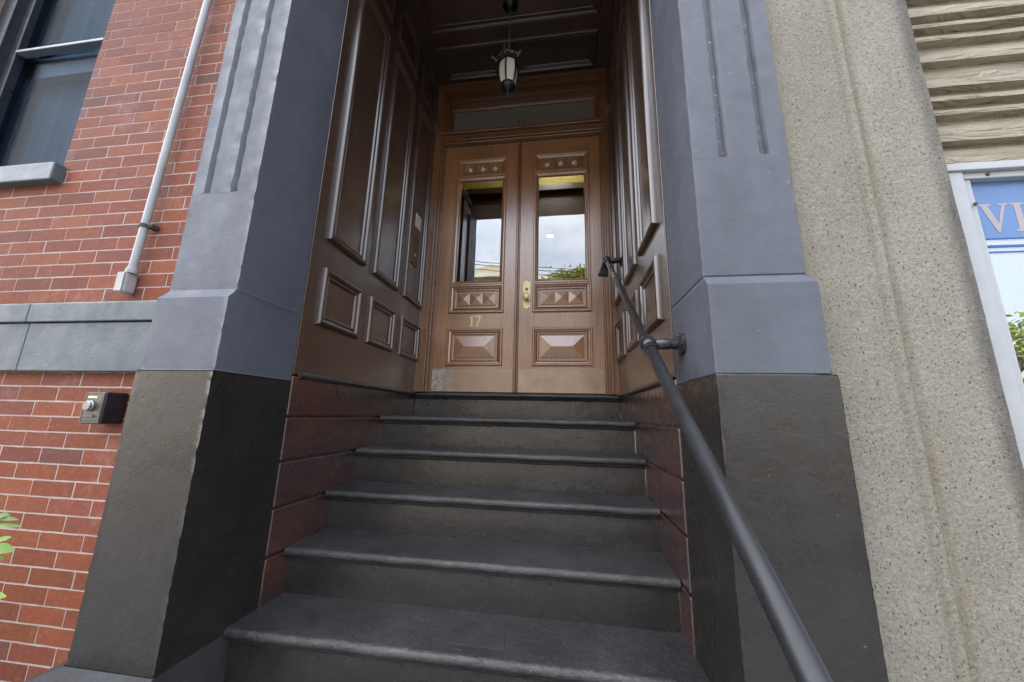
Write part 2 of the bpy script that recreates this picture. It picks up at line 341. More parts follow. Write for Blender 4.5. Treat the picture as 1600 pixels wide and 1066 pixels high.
def pebble():
    mt, n, l, b, _ = nodes('speckled cast stone'); co = coord(n)
    base = mix(n, l, ramp(n, l, nz(n, l, co, 4, 5, .6), [(.3, 0), (.7, 1)]), (.180, .165, .130), (.262, .244, .200))
    base = mix(n, l, ramp(n, l, nz(n, l, co, 110, 5, .75), [(.38, 0), (.66, .85)]), base, (.38, .36, .305))
    base = mix(n, l, ramp(n, l, nz(n, l, co, 2.2, 6, .7, (1, 1, .35)), [(.48, 0), (.72, .55)]), base, (.22, .185, .12))
    def specks(scale, lo, col, thr, c, st=(1, 1, .75)):
        mp = n.new('ShaderNodeMapping'); mp.inputs['Scale'].default_value = st; l.new(co, mp.inputs[0])
        v = n.new('ShaderNodeTexVoronoi'); v.inputs['Scale'].default_value = scale; l.new(mp.outputs[0], v.inputs[0])
        ns = nz(n, l, co, scale*1.3, 3, .6); av = n.new('ShaderNodeMath'); av.operation = 'MULTIPLY_ADD'; l.new(ns, av.inputs[0]); av.inputs[1].default_value = .75; l.new(v.outputs['Distance'], av.inputs[2])
        d = ramp(n, l, av.outputs[0], [(thr+.40, 1), (thr+.52, 0)])
        sc = n.new('ShaderNodeSeparateColor'); l.new(v.outputs['Color'], sc.inputs[0])
        s2 = ramp(n, l, sc.outputs[0], [(lo, 0), (lo+.05, 1)])
        mm = n.new('ShaderNodeMath'); mm.operation = 'MULTIPLY'; l.new(d, mm.inputs[0]); l.new(s2, mm.inputs[1])
        return mix(n, l, mm.outputs[0], c, col), mm.outputs[0]
    c, k1 = specks(78, .42, (.085, .078, .066), .09, base)
    c, k2 = specks(130, .50, (.12, .11, .09), .12, c)
    c, k3 = specks(240, .55, (.16, .15, .14), .12, c)
    # brown run-off streaks in the two incised lines, grime at the outer corner
    sx = n.new('ShaderNodeSeparateXYZ'); l.new(co, sx.inputs[0])
    def band(x0, wd, amt, col, c):
        s1 = n.new('ShaderNodeMath'); s1.operation = 'SUBTRACT'; l.new(sx.outputs[0], s1.inputs[0]); s1.inputs[1].default_value = x0
        s2 = n.new('ShaderNodeMath'); s2.operation = 'ABSOLUTE'; l.new(s1.outputs[0], s2.inputs[0])
        s3 = n.new('ShaderNodeMath'); s3.operation = 'DIVIDE'; l.new(s2.outputs[0], s3.inputs[0]); s3.inputs[1].default_value = wd
        r1 = ramp(n, l, s3.outputs[0], [(.25, 1), (1, 0)])
        r2 = ramp(n, l, nz(n, l, co, 12, 5, .7, (1, 1, .25)), [(.3, .25), (.65, 1)])
        s4 = n.new('ShaderNodeMath'); s4.operation = 'MULTIPLY'; l.new(r1, s4.inputs[0]); l.new(r2, s4.inputs[1])
        s5 = n.new('ShaderNodeMath'); s5.operation = 'MULTIPLY'; l.new(s4.outputs[0], s5.inputs[0]); s5.inputs[1].default_value = amt
        return mix(n, l, s5.outputs[0], c, col)
    c = band(-.202, .018, .6, (.16, .13, .08), c); c = band(-.238, .015, .4, (.16, .13, .075), c)
    c = band(.008, .050, .95, (.07, .066, .06), c)
    c = band(-.45, .03, .5, (.30, .24, .13), c)
    l.new(c, b.inputs['Base Color']); b.inputs['Roughness'].default_value = .8
    l.new(bump(n, l, k1, -.8, .004, bump(n, l, nz(n, l, co, 75, 6, .7), 1.0, .010)), b.inputs['Normal']); return mt
M['pebble'] = pebble()
def siding_mat():
    mt, n, l, b, _ = nodes('embossed cream siding'); co = coord(n)
    c = mix(n, l, ramp(n, l, nz(n, l, co, 7, 5, .6, (.5, 1, 2)), [(.3, 0), (.7, 1)]), (.225, .198, .135), (.315, .283, .205))
    l.new(c, b.inputs['Base Color']); b.inputs['Roughness'].default_value = .5
    l.new(bump(n, l, nz(n, l, co, 9, 4, .6, (.6, 1, 3.2), .8), 1.0, .035, bump(n, l, nz(n, l, co, 30, 4, .6, (.6, 1, 1.6), .6), .4, .006)), b.inputs['Normal']); return mt
M['siding'] = siding_mat()
M['curtain'] = simple('pale curtain', (.10, .15, .19), rough=.8, var=.1)
M['screen'] = glass('window glass', .006, (.60, .67, .73), .12, 0, .022)
M['doorglass'] = glass('door glass', .16, (.9, .92, .9), 0, .03)
M['shopglass'] = glass('shop window glass', .30, (.8, .85, .9), 0, .05)
M['kick'] = simple('worn copper kick plate', (.42, .31, .235), rough=.36, metal=.55, bs=.12, bscale=25, var=.18, vscale=9)
def kick_worn():
    mt, n, l, b, _ = nodes('scuffed kick plate'); co = coord(n)
    c = mix(n, l, nz(n, l, co, 8, 5), (.36, .26, .20), (.46, .34, .26))
    sx = n.new('ShaderNodeSeparateXYZ'); l.new(co, sx.inputs[0])
    g = n.new('ShaderNodeMapRange'); g.inputs[1].default_value = -.48; g.inputs[2].default_value = -.66; l.new(sx.outputs[0], g.inputs[0])
    mm = n.new('ShaderNodeMath'); mm.operation = 'MULTIPLY'; l.new(g.outputs[0], mm.inputs[0]); l.new(ramp(n, l, nz(n, l, co, 22, 7, .75), [(.46, 0), (.56, .85)]), mm.inputs[1])
    l.new(mix(n, l, mm.outputs[0], c, (.52, .60, .64)), b.inputs['Base Color']); b.inputs['Metallic'].default_value = .45
    l.new(ramp(n, l, nz(n, l, co, 14, 4), [(.3, .28), (.7, .5)]), b.inputs['Roughness'])
    l.new(bump(n, l, nz(n, l, co, 25, 4), .12, .003), b.inputs['Normal']); return mt
M['kickworn'] = kick_worn()
def frost():
    mt, n, l, b, out = nodes('frosted lantern glass')
    b.inputs['Base Color'].default_value = (.95, .95, .88, 1); b.inputs['Roughness'].default_value = .35
    b.inputs['Subsurface Weight'].default_value = 0
    tl = n.new('ShaderNodeBsdfTranslucent'); tl.inputs[0].default_value = (.9, .9, .82, 1); mx = n.new('ShaderNodeMixShader'); mx.inputs[0].default_value = .3
    l.new(b.outputs[0], mx.inputs[1]); l.new(tl.outputs[0], mx.inputs[2]); l.new(mx.outputs[0], out.inputs[0]); return mt
M['frost'] = frost()
def etched():
    mt, n, l, b, _ = nodes('etched transom glass'); co = coord(n)
    l.new(mix(n, l, nz(n, l, co, 5, 4, .6, (.4, 1, 3)), (.17, .155, .135), (.24, .22, .195)), b.inputs['Base Color']); b.inputs['Roughness'].default_value = .28
    return mt
M['etched'] = etched()

# ------------------------------------------------------------ setting: ground, street
struct(MB().box(-300, 300, -300, 300, GZ-.60, GZ-.16).build('ground', M['asphalt']))
struct(MB().box(-60, 60, -12, -3.6, GZ-.16, GZ-.13).build('road', M['asphalt']))
sw = MB()
for x in range(-20, 20):
    for (y0, y1) in ((-3.45, -1.9), (-1.9, -.35), (-.35, .12)): sw.box(x*1.5+.004, x*1.5+1.496, y0+.004, y1-.004 if y1 < .1 else y1+.25, GZ-.15, GZ)
struct(sw.build('sidewalk', M['sidewalk'], bevel=.004))
struct(MB().box(-60, 60, -3.6, -3.45, GZ-.15, GZ+.002).build('kerb', M['sidewalk'], bevel=.02))
struct(MB().box(-60, 60, -15, -12, GZ-.15, GZ).build('opposite_sidewalk', M['sidewalk']))

# ------------------------------------------------------------ the row house
house = thing('row_house', 'red brick row house with grey pilasters and dark wood porch around double doors', 'house', (0, .12, GZ))
def n3(x, y, z): return noise.noise(Vector((x, y, z)))

# brick wall: every brick modelled in one mesh, mortar sheet behind
COURSE, BL, MT = 0.063, 0.2085, 0.0064
WX0, WX1, WZ0, WZ1 = -5.2, XL+.02, GZ, 3.35
OX0, OX1, OZ0, OZ1 = -3.09, -2.105, .905, 2.96     # window opening
bk = MB(); z_ref = -.100
row0 = int(math.floor((WZ0 - z_ref)/COURSE)); row1 = int(math.ceil((WZ1 - z_ref)/COURSE))
def bcol(head=False):
    t = random.random(); v = random.uniform(.70, .98)
    base = (.262, .078, .040) if t < .55 else (.228, .070, .044) if t < .88 else (.290, .096, .044) if t < .96 else (.165, .065, .055)
    if head: base = random.choice([(.20, .085, .085), (.18, .08, .09), (.22, .07, .045)])
    return tuple(min(1, c*v) for c in base)
def brick(xa, xb, za, zb, head=False):
    if xb - xa < .02: return
    j = lambda: random.uniform(-.0011, .0011)
    y = WY + random.uniform(-.0010, .0003); b_ = WY + .03
    zz = (za+zb)/2; k = max(0, min(1, (1.6-zz)/2.6))
    c = bcol(head); c = (c[0]*(.86+.14*k), c[1], c[2]*(1.25-.25*k)); bk.cur = c
    n = 5; top = []; bot = []
    for i in range(n+1):
        x = xa + (xb-xa)*i/n
        bot.append((x + (j() if i in (0, n) else 0), y, za + j()*.8)); top.append((x + (j() if i in (0, n) else 0), y, zb + j()*.8))
    vs = bot + top + [(p[0], b_, p[2]) for p in bot] + [(p[0], b_, p[2]) for p in top]; N = n+1
    fs = []
    for i in range(n):
        fs += [(i, i+1, N+i+1, N+i), (N+i, N+i+1, 3*N+i+1, 3*N+i), (i+1, i, 2*N+i, 2*N+i+1)]
    fs += [(0, N, 3*N, 2*N), (n, 2*N+n, 3*N+n, N+n)]
    bk.add(vs, fs, True)
for rr in range(row0, row1):
    za = z_ref + rr*COURSE + MT/2; zb = za + COURSE - MT
    if za < WZ0: za = WZ0
    off = -1.437 + (BL/2 if rr % 2 else 0)
    kmin = int((WX0 - off)/BL) - 1
    for k in range(kmin, 4):
        xa, xb = off + k*BL + MT/2, off + (k+1)*BL - MT/2
        xa, xb = max(xa, WX0), min(xb, WX1)
        if xb <= xa: continue
        zm = (za+zb)/2
        if OZ0 < zm < OZ1:
            if xa < OX1 < xb or (xa >= OX1 and xa < OX1+.10):
                if xa < OX1 < xb: xa = OX1+.001; brick(xa, xb, za, zb, xb-xa < .13); continue
            if xa < OX0 < xb: brick(xa, OX0-.001, za, zb); continue
            if xa >= OX0 and xb <= OX1: continue
        brick(xa, xb, za, zb)
wall = bk.build('brick_wall', M['brick'], house)
mo = MB()
for (a, b_, c, d) in ((WX0, OX0, WZ0, WZ1), (OX1, WX1, WZ0, WZ1), (OX0, OX1, WZ0, OZ0), (OX0, OX1, OZ1, WZ1)): mo.box(a, b_, WY+.0006, WY+.30, c, d)
mo.build('mortar', M['mortar'], wall)
MB().box(WX0, 1.15, .0, 9, WZ1, 9.2).build('upper_wall', M['brickflat'], house)
MB().box(-9, WX0, .12, 9, GZ, 9.2).build('side_wall', M['brickflat'], house)
MB().box(WX0, -A-.3, 3.9, 9, GZ, WZ1).build('rear_wall', M['brickflat'], house)
MB().box(-9.1, 1.15, -.1, 9.1, 9.2, 9.45).build('roof', M['roofing'], house)
# belt course: two tiers, each of blocks
bl = MB()
def tier(y, z0, z1, cuts):
    for a, b_ in zip(cuts[:-1], cuts[1:]): bl.box(a+.0015, b_-.0015, y, WY+.05, z0, z1)
tier(.075, .178, .262, [-5.2, -3.6, -2.75, -1.955, XL+.01]); tier(.085, -.037, .174, [-5.2, -3.3, -1.945, XL+.01])
bl.build('belt_course', M['belt'], house, bevel=.004)

# pilasters -------------------------------------------------------------
def disp(p, amp=.0022, fr=9):
    x, y, z = p
    return n3(x*fr*.6, y*fr, z*fr*.5)*amp*.6 + n3(x*45, y*45, z*30)*amp*.35
def pil_ring(pts, z, ks=None, step=.02):
    """dense closed-open outline (list of (x,y)) at height z with noise pushed along the local normal"""
    out = []
    for si, (a, b_) in enumerate(zip(pts[:-1], pts[1:])):
        L = math.hypot(b_[0]-a[0], b_[1]-a[1]); k = ks[si]; nx, ny = (b_[1]-a[1])/L, -(b_[0]-a[0])/L
        for i in range(k):
            t = i/k if k < 3 else (0 if i == 0 else .004/L if i == 1 else 1-.004/L if i == k-1 else (i-1)/(k-2)); x = a[0]+(b_[0]-a[0])*t; y = a[1]+(b_[1]-a[1])*t
            d = disp((x, y, z)) * (.35 if len(pts) > 6 else 1) * min(1, max(0, (Y1 - y)/.05))
            if len(pts) > 6 and (nx*nx+ny*ny) and L < .04: d = 0
            if i == 0 and a == pts[0]: d = 0
            elif i == 0: d -= .0018 + max(0, n3(x*7, y*7, z*40)-.1)*.006 + max(0, n3(x*7+5, y*7, z*95)-.15)*.009
            if min(abs(z-ZJ1), abs(z-ZJ2)) < .0006: d -= .0035 + .002*n3(x*30, y*30, 0)
            out.append((x+nx*d, y+ny*d, z))
    out.append((*pts[-1], z)); return out
def pilaster(side):
    s = -1 if side == 'l' else 1
    def ol(p, wd, flutes=False):
        """outline from inner back corner, round the front, to the outer back corner"""
        xi, xo = s*A, s*(1.141+wd)
        pts = [(xi, Y1), (xi, -p)]
        if flutes:
            fl = [(.928, .958), (1.056, 1.086)]
            for a, b_ in fl:
                pts += [(s*a, -p), (s*(a+.004), -p+.014), (s*(b_-.012), -p+.016), (s*b_, -p)]
        pts += [(xo, -p), (xo, WY+.06)]
        if s < 0: return pts                 # left: inner(+x) back -> front -> outer(-x)
        return pts
    def stack(zs, fn, cap0=False, cap1=False):
        mb = MB(); f0 = fn(zs[0]); ks = [max(1, int(math.hypot(q1[0]-q0[0], q1[1]-q0[1])/.02)) for q0, q1 in zip(f0[:-1], f0[1:])]; rs = [pil_ring(fn(z), z, ks) for z in zs]
        if s > 0: rs = [r_[::-1] for r_ in rs]
        mb.rings(rs, False)
        for flag, r_ in ((cap0, rs[0]), (cap1, rs[-1])):
            if flag: mb.add(r_, [tuple(range(len(r_)))], True)
        return mb
    def fr(a, b_, st=.018):
        k = max(1, int((b_-a)/st)); z_ = [a+(b_-a)*i/k for i in range(k+1)]
        if k > 3: z_ = [z_[0], z_[0]+.004] + z_[1:-1] + [z_[-1]-.004, z_[-1]]
        return z_
    sh = stack(fr(ZJ1, .700), lambda z: ol(0, 0), cap1=True)
    up = stack(fr(.700, 2.64, .03), lambda z: ol(0, 0, True)); sh.rings([], False) if False else None
    o = len(sh.v); sh.v += up.v; sh.f += [[i+o for i in f] for f in up.f]; sh.c += up.c
    shaft = sh.build('stone_pilaster', M['grey'], house, smooth='all')
    bp = stack(fr(ZC, ZJ1+.0001, .012), lambda z: ol(.029*(1-max(0, (z-ZC)/(ZJ1-ZC))), .010*(1-max(0, (z-ZC)/(ZJ1-ZC)))))
    b2 = stack(fr(ZJ2, ZC), lambda z: ol(.029, .010))
    o = len(bp.v); bp.v += b2.v; bp.f += [[i+o for i in f] for f in b2.f]; bp.c += b2.c
    bp.build('pilaster_block', M['grey'], shaft, smooth='all')
    ba = stack(fr(ZB, ZJ2, .016), lambda z: ol(.034, .021), cap1=True)
    ba.build('pilaster_base', M['brown'], shaft, smooth='all')
    # plinth with sloping cap
    pl = MB()
    x0, x1 = sorted((s*A, s*(1.141+.03)))
    xe0, xe1 = (x0-.075, x1) if s < 0 else (x0, x1+.04)
    def q(z, p, e): 
        a, b_ = (x0-e, x1) if s < 0 else (x0, x1+e*.5)
        return [(a, Y1, z), (a, -p, z), (b_, -p, z), (b_, Y1, z)]
    pl.rings([q(GZ, .135, .095), q(ZB-.045, .135, .095), q(ZB-.030, .128, .088), q(ZB, .036, .004)], False, flat=True)
    pl.add(q(ZB+.0005, .033, 0), [(0, 1, 2, 3)], True)
    pl.build('plinth', M['plinth'], shaft, bevel=.006)
    return shaft
pilaster('l'); pilaster('r')
lt = MB().box(XL, XR, -.02, Y1, 2.64, 3.349); lt.build('stone_lintel', M['greylintel'], house, bevel=.006)
MB().box(-A-.3, A+.3, Y1+.001, 1.9, CZ+.12, 3.349).build('porch_roof', M['ceil'], house)

# panelled side walls -----------------------------------------------------
PROF = [(0, 0), (0, .008), (.0015, .015), (.004, .020), (.008, .0245), (.013, .027), (.018, .0275), (.023, .0255), (.027, .022), (.030, .017), (.032, .012), (.038, .0105), (.041, .0125), (.044, .0145), (.048, .0145), (.051, .012), (.053, .007), (.055, .003), (.058, .001)]
PW = .834      # face of the wood (6 mm proud of the reveal)
YP = [(.438, .798), (.899, 1.258), (1.358, 1.716)]
ZP = [(.250, .555), (.712, 2.475), (2.612, 2.960)]
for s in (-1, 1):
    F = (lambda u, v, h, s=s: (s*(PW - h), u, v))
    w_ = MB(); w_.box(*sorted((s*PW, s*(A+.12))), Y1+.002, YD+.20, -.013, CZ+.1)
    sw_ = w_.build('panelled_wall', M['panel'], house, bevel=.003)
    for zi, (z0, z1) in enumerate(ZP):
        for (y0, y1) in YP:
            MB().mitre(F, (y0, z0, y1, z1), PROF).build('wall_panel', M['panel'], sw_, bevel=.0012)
    # lower red-brown boards, one per riser, with a dark groove between
    lb = MB()
    zt = -.014
    for k in range(1, 7):
        zb_ = -k*RISE - .012
        lb.box(*sorted((s*(PW+.001), s*(A+.1))), Y1+.002, YL+.03, zb_+.0055, zt-.0055); zt = zb_
    lb.box(*sorted((s*(PW+.016), s*(A+.1))), Y1+.004, YL+.03, -1.3, -.014)
    bo = lb.build('lower_boards', M['boards'], sw_, bevel=.0055, seg=3)
    # half round rail on top of the boards
    hr = MB(); n = 12
    prof = [(s*(PW - .020*math.sin(math.pi*i/n)), -.015 - .017*math.cos(math.pi*i/n)) for i in range(n+1)]
    rs = [[(x, y, z) for x, z in prof] for y in (.375, YL+.012)]
    hr.rings(rs, False); 
    for r_ in rs: hr.add(r_, [tuple(range(len(r_)))], True)
    hr.build('board_moulding', M['mould'], sw_, smooth=True)
    MB().box(*sorted((s*(PW-.008), s*PW)), 1.735, 1.748, 0, CZ).build('corner_bead', M['frame'], sw_, bevel=.003)
    # crown strip under the ceiling
    cs = MB()
    for (h, z0, z1) in ((.045, CZ-.030, CZ), (.028, CZ-.048, CZ-.0302)):
        cs.box(*sorted((s*(PW-h), s*(PW+.01))), Y1+.01, YD-.07, z0, z1)
    cs.build('crown_moulding', M['ceil'], sw_, bevel=.005)

# coffered ceiling
cw = MB().box(-PW, PW, Y1+.003, YD+.1, CZ, CZ+.1); ceil = cw.build('porch_ceiling', M['ceil'], house)
FC = lambda u, v, h: (u, v, CZ - h)
CP = [(0, 0), (0, .016), (.008, .026), (.022, .026), (.030, .016), (.036, .012), (.040, .018), (.048, .018), (.056, .004), (.060, .001)]
for (y0, y1) in ((.40, .75), (.865, 1.212), (1.322, 1.652)):
    MB().mitre(FC, (-.70, y0, .705, y1), CP).build('ceiling_panel', M['ceil'], ceil, bevel=.0015)

# door frame and transom ---------------------------------------------------
frm = MB()
cas = [(-.834, -.745), (.772, .834)]
YF = YD - .07
frm.box(-PW, -.760, YD-.045, YD+.14, 0.0, 3.019); frm.box(.790, PW, YD-.045, YD+.14, 0.0, 3.019)       # casings
frm.box(-.760, .790, YD-.045, YD+.14, 2.925, 3.019)
# stepped jamb mouldings
for (x0, x1) in ((-.760, -.741), (.771, .790)): frm.box(x0, x1, YD-.058, YD+.12, 0, 2.925)
frm.box(-.741, .771, YD-.058, YD+.12, 2.905, 2.9245)
for (x0, x1) in ((-.741, -.722), (.752, .771)): frm.box(x0, x1, YD-.034, YD+.12, 0, 2.9048)
frm.box(-.722, .752, YD+.02, YD+.12, 2.880, 2.9048)
for (x0, x1) in ((-.722, -.700), (.735, .752)): frm.box(x0, x1, YD-.008, YD+.12, 0, 2.8798)
frm.box(-.722, -.680, YD+.047, YD+.119, 0, 2.36); frm.box(.715, .752, YD+.047, YD+.119, 0, 2.36); frm.box(-.68, .715, YD+.047, YD+.10, 2.325, 2.36)
frame = frm.build('door_frame', M['frame'], house, bevel=.003)
MB().box(-PW, PW, YD-.075, YD-.046, 2.985, 3.0195).build('cornice_strip', M['frame'], frame, bevel=.008)
tb = MB().box(-.7405, .7705, YD-.060, YD+.10, 2.365, 2.428); tb.box(-.7405, .7705, YD-.082, YD+.08, 2.4282, 2.455); tb.box(-.7405, .7705, YD-.045, YD+.10, 2.345, 2.3648)
tb.build('transom_bar', M['frame'], frame, bevel=.005)
FD = lambda u, v, h: (u, YD - h, v)
YT = .05   # transom set back
FT = lambda u, v, h: (u, YD + YT - h, v)
tr = MB().mitre(FT, (-.700, 2.456, .735, 2.815), [(0, -.02), (0, .024), (.008, .030), (.022, .030), (.030, .018), (.036, .014), (.036, -.02)], close=False)
tr.box(-.722, .752, YD+YT-.0, YD+YT+.05, 2.815, 2.880)
trans = tr.build('transom_window', M['frame'], frame, bevel=.002)
MB().box(-.664, .699, YD+YT+.001, YD+YT+.007, 2.492, 2.779).build('transom_pane', M['etched'], frame)
# numerals: serif 1 and 7 as outlines (unit height 1)
def glyph(ch, thin=.07, th=.17):
    if ch == '1':
        pts = [(.10, 0), (.52, 0), (.52, .05), (.40, .08), (.40, 1), (.33, 1), (.10, .86), (.10, .80), (.23, .85), (.23, .08), (.10, .05)]
        return [pts], .58
    if ch == '7':
        pts = [(.04, .74), (.08, .74), (.13, .88), (.44, .88), (.14, 0), (.30, 0), (.60, .92), (.60, 1), (.04, 1)]
        return [pts], .66
    if ch == 'V':
        return [[(.0, 1), (.0, .95), (.08, .93), (.40, 0), (.46, 0), (.78, .93), (.86, .95), (.86, 1), (.56, 1), (.56, .95), (.67, .93), (.48, .30), (.28, .93), (.38, .95), (.38, 1)]], .90
    if ch == 'I':
        return [[(0, 0), (.40, 0), (.40, .05), (.29, .08), (.29, .92), (.40, .95), (.40, 1), (0, 1), (0, .95), (.11, .92), (.11, .08), (0, .05)]], .46
def text_mesh(txt, F, u, v, H, depth=.0012, wide=1.0):
    mb = MB()
    for ch in txt:
        polys, adv = glyph(ch)
        for p in polys:
            front = [F(u + a*H*wide, v + b_*H, depth) for a, b_ in p]; back = [F(u + a*H*wide, v + b_*H, 0) for a, b_ in p]
            k = len(p); mb.add(front, [tuple(range(k))], True)
            mb.add(front+back, [(i, k+i, k+(i+1) % k, (i+1) % k) for i in range(k)], True)
        u += adv*H*wide
    return mb
text_mesh('17', lambda a, b_, h: (a, YD+YT+.001-h, b_), -.043, 2.560, .072, .0008, 1.25).build('etched_number', simple('etched number', (.10, .09, .085), rough=.3), trans)

# doors ---------------------------------------------------------------------
def door(x0, x1, right):
    cx0, cx1 = (x0+.125, x1-.105) if not right else (x0+.125, x1-.105)
    T = YD+.045
    z = dict(kick=.198, lo0=.234, lo1=.535, di0=.688, di1=.926, gl0=.938, gl1=1.998, ro0=2.005, ro1=2.185, top=2.342)
    b_ = MB()
    b_.box(x0, cx0, YD, T, .006, z['top']); b_.box(cx1, x1, YD, T, .006, z['top'])
    for a, c in ((.006, .234), (.535, .688), (.926, .938), (1.998, 2.005), (2.185, z['top'])): b_.box(cx0, cx1, YD+.0006, T, a, c)
    for a, c in ((z['lo0'], z['lo1']), (z['di0'], z['di1']), (z['ro0'], z['ro1'])): b_.box(cx0, cx1, YD+.020, T, a, c)
    d = b_.build('door', M['door'], house, bevel=.0012)
    d['label'] = 'right varnished wood door leaf with brass knob plate' if right else 'left varnished wood door leaf with gold number 17'
    P0 = [(-.010, 0), (-.010, .010), (-.004, .016), (.006, .016), (.012, .008), (.024, .003), (.033, -.012), (.0335, .002), (.042, .002), (.0425, -.012), (.047, -.014)]
    # glazed panel
    MB().mitre(FD, (cx0, z['gl0'], cx1, z['gl1']), [(-.008, 0), (-.008, .012), (-.002, .018), (.008, .018), (.014, .010), (.028, .004), (.034, -.004), (.036, -.020)], close=False).build('glazing_moulding', M['door'], d, bevel=.0012)
    MB().box(cx0+.034, cx1-.034, YD+.0185, YD+.0235, z['gl0']+.034, z['gl1']-.034).build('door_pane', M['doorglass'], d)
    # raised lower panel
    lp = MB().mitre(FD, (cx0, z['lo0'], cx1, z['lo1']), P0, close=False)
    u0, v0, u1, v1 = cx0+.047, z['lo0']+.047, cx1-.047, z['lo1']-.047
    lp.mitre(FD, (u0, v0, u1, v1), [(0, -.014), (.012, -.014), (.0121, -.003)], close=False)
    a0, b0, a1, b1 = u0+.0121, v0+.0121, u1-.0121, v1-.0121; k = (b1-b0)/2
    A_, B_, C_, D_ = FD(a0, b0, -.002), FD(a1, b0, -.002), FD(a1, b1, -.002), FD(a0, b1, -.002); E_, G_ = FD(a0+k, b0+k, .016), FD(a1-k, b0+k, .016)
    lp.add([A_, B_, C_, D_, E_, G_], [(0, 1, 5, 4), (1, 2, 5), (2, 3, 4, 5), (3, 0, 4)], True)
    lp.build('raised_panel', M['door'], d, bevel=.001)
    # diamond point panel
    dp = MB().mitre(FD, (cx0, z['di0'], cx1, z['di1']), P0)
    u0, v0, u1, v1 = cx0+.062, z['di0']+.066, cx1-.062, z['di1']-.066; wd = (u1-u0)/3
    dp.box(u0-.004, u1+.004, YD+.003, YD+.016, v0-.004, v1+.004)
    for i in range(3):
        a0, a1 = u0+i*wd+.002, u0+(i+1)*wd-.002; p = [FD(a0, v0, -.002), FD(a1, v0, -.002), FD(a1, v1, -.002), FD(a0, v1, -.002), FD((a0+a1)/2, (v0+v1)/2, .013)]
        dp.add(p, [(0, 1, 4), (1, 2, 4), (2, 3, 4), (3, 0, 4)], True)
    dp.build('diamond_panel', M['door'], d)
    # roundel panel
    rp = MB().mitre(FD, (cx0, z['ro0'], cx1, z['ro1']), [(-.004, 0), (-.004, .010), (.003, .015), (.012, .014), (.020, .005), (.034, -.002), (.040, -.008)])
    u0, v0, u1, v1 = cx0+.050, z['ro0']+.034, cx1-.050, z['ro1']-.036; wd = (u1-u0)/3
    rp.mitre(FD, (cx0-.004, z['ro1']-.012, cx1+.004, z['ro1']+.004), [(0, 0), (0, .012), (.006, .018), (.008, .018)])
    for i in range(3):
        a0, a1 = u0+i*wd, u0+(i+1)*wd
        rp.mitre(FD, (a0+.001, v0, a1-.001, v1), [(0, -.008), (0, .004), (.004, .004), (.006, .000)])
    rpo = rp.build('roundel_panel', M['door'], d)
    for i in range(3):
        a0, a1 = u0+i*wd, u0+(i+1)*wd
        rp2 = MB().lathe(((a0+a1)/2, YD-.001, (v0+v1)/2), (0, -1, 0), [(.043, -.002), (.043, .004), (.040, .007), (.037, .002), (.020, .010), (.004, .017), (0, .0175)], 28)
        if i == 0: acc = rp2
        else:
            o = len(acc.v); acc.v += rp2.v; acc.f += [[q_+o for q_ in f] for f in rp2.f]; acc.c += rp2.c
    acc.build('roundel', M['bronze'], d, smooth=True)
    MB().box(x0+.008 if right else x0+.006, x1-.012 if right else x1-.006, YD-.0025, YD+.001, .008, z['kick']).build('kick_plate', M['kick'] if right else M['kickworn'], d, bevel=.001)
    return d
dl = door(-.699, -.006, False); dr = door(.031, .732, True)
MB().box(-.004, .016, YD-.018, YD+.04, .006, 2.342).box(.0161, .0305, YD-.008, YD+.04, .006, 2.342).box(-.02, .05, YD+.0455, YD+.055, .006, 2.342).build('astragal', M['frame'], dl, bevel=.004)
text_mesh('17', FD, -.402, .560, .096, .0012, .95).build('house_number', M['gold'], dl)
lp = MB()
pts = [(.064, .722), (.078, .718), (.095, .706), (.112, .718), (.127, .722), (.127, .948), (.112, .950), (.095, .962), (.078, .950), (.064, .948)]
k = len(pts); lp.add([FD(a, b_, .004) for a, b_ in pts] + [FD(a, b_, 0) for a, b_ in pts], [tuple(range(k))] + [(i, k+i, k+(i+1) % k, (i+1) % k) for i in range(k)], True)
lp.build('lock_plate', M['paleb'], dr, bevel=.001)
MB().lathe((.094, YD-.003, .806), (0, -1, 0), [(.018, 0), (.018, .004), (.010, .008), (.009, .026), (.017, .032), (.026, .040), (.028, .048), (.025, .056), (.015, .061), (0, .062)], 28).build('door_knob', M['paleb'], dr, smooth=True)
MB().lathe((.094, YD-.003, .884), (0, -1, 0), [(.012, 0), (.012, .004), (.009, .006), (0, .0065)], 20).build('keyhole_cover', M['oldbrass'], dr, smooth=True)

# hall seen through the panes
hl = MB()
hl.box(-1.4, -1.3, YD+.15, 3.8, -.1, 3.3); hl.box(1.3, 1.4, YD+.15, 3.8, -.1, 3.3); hl.box(-1.4, 1.4, 2.95, 3.05, -.1, 2.66); hl.box(-1.3, 1.3, YD+.15, 3.8, -.12, -.02)
hl.box(-1.4, 1.4, 2.88, 2.95, 2.60, 2.68)
hl.box(-1.4, -A, YD+.15, YD+.2, 0, 3.3); hl.box(A, 1.4, YD+.15, YD+.2, 0, 3.3)
hall = hl.build('hall_panelling', M['hall'], house)
hy = MB(); hy.box(-1.4, 1.4, 2.96, 3.04, 2.66, 3.4); hy.box(-1.4, 1.4, YD+.21, 3.8, 3.3, 3.4); hy.box(-1.299, -1.29, YD+.22, 2.95, 2.4, 3.3)
hy.build('hall_plaster', M['yellow'], house)
em = bpy.data.materials.new('tube lamp and hall fill'); em.use_nodes = True; en = em.node_tree; en.nodes.clear()
e_ = en.nodes.new('ShaderNodeEmission'); e_.inputs[1].default_value = 8; e_.inputs[0].default_value = (1, .97, .9, 1); eo = en.nodes.new('ShaderNodeOutputMaterial'); en.links.new(e_.outputs[0], eo.inputs[0])
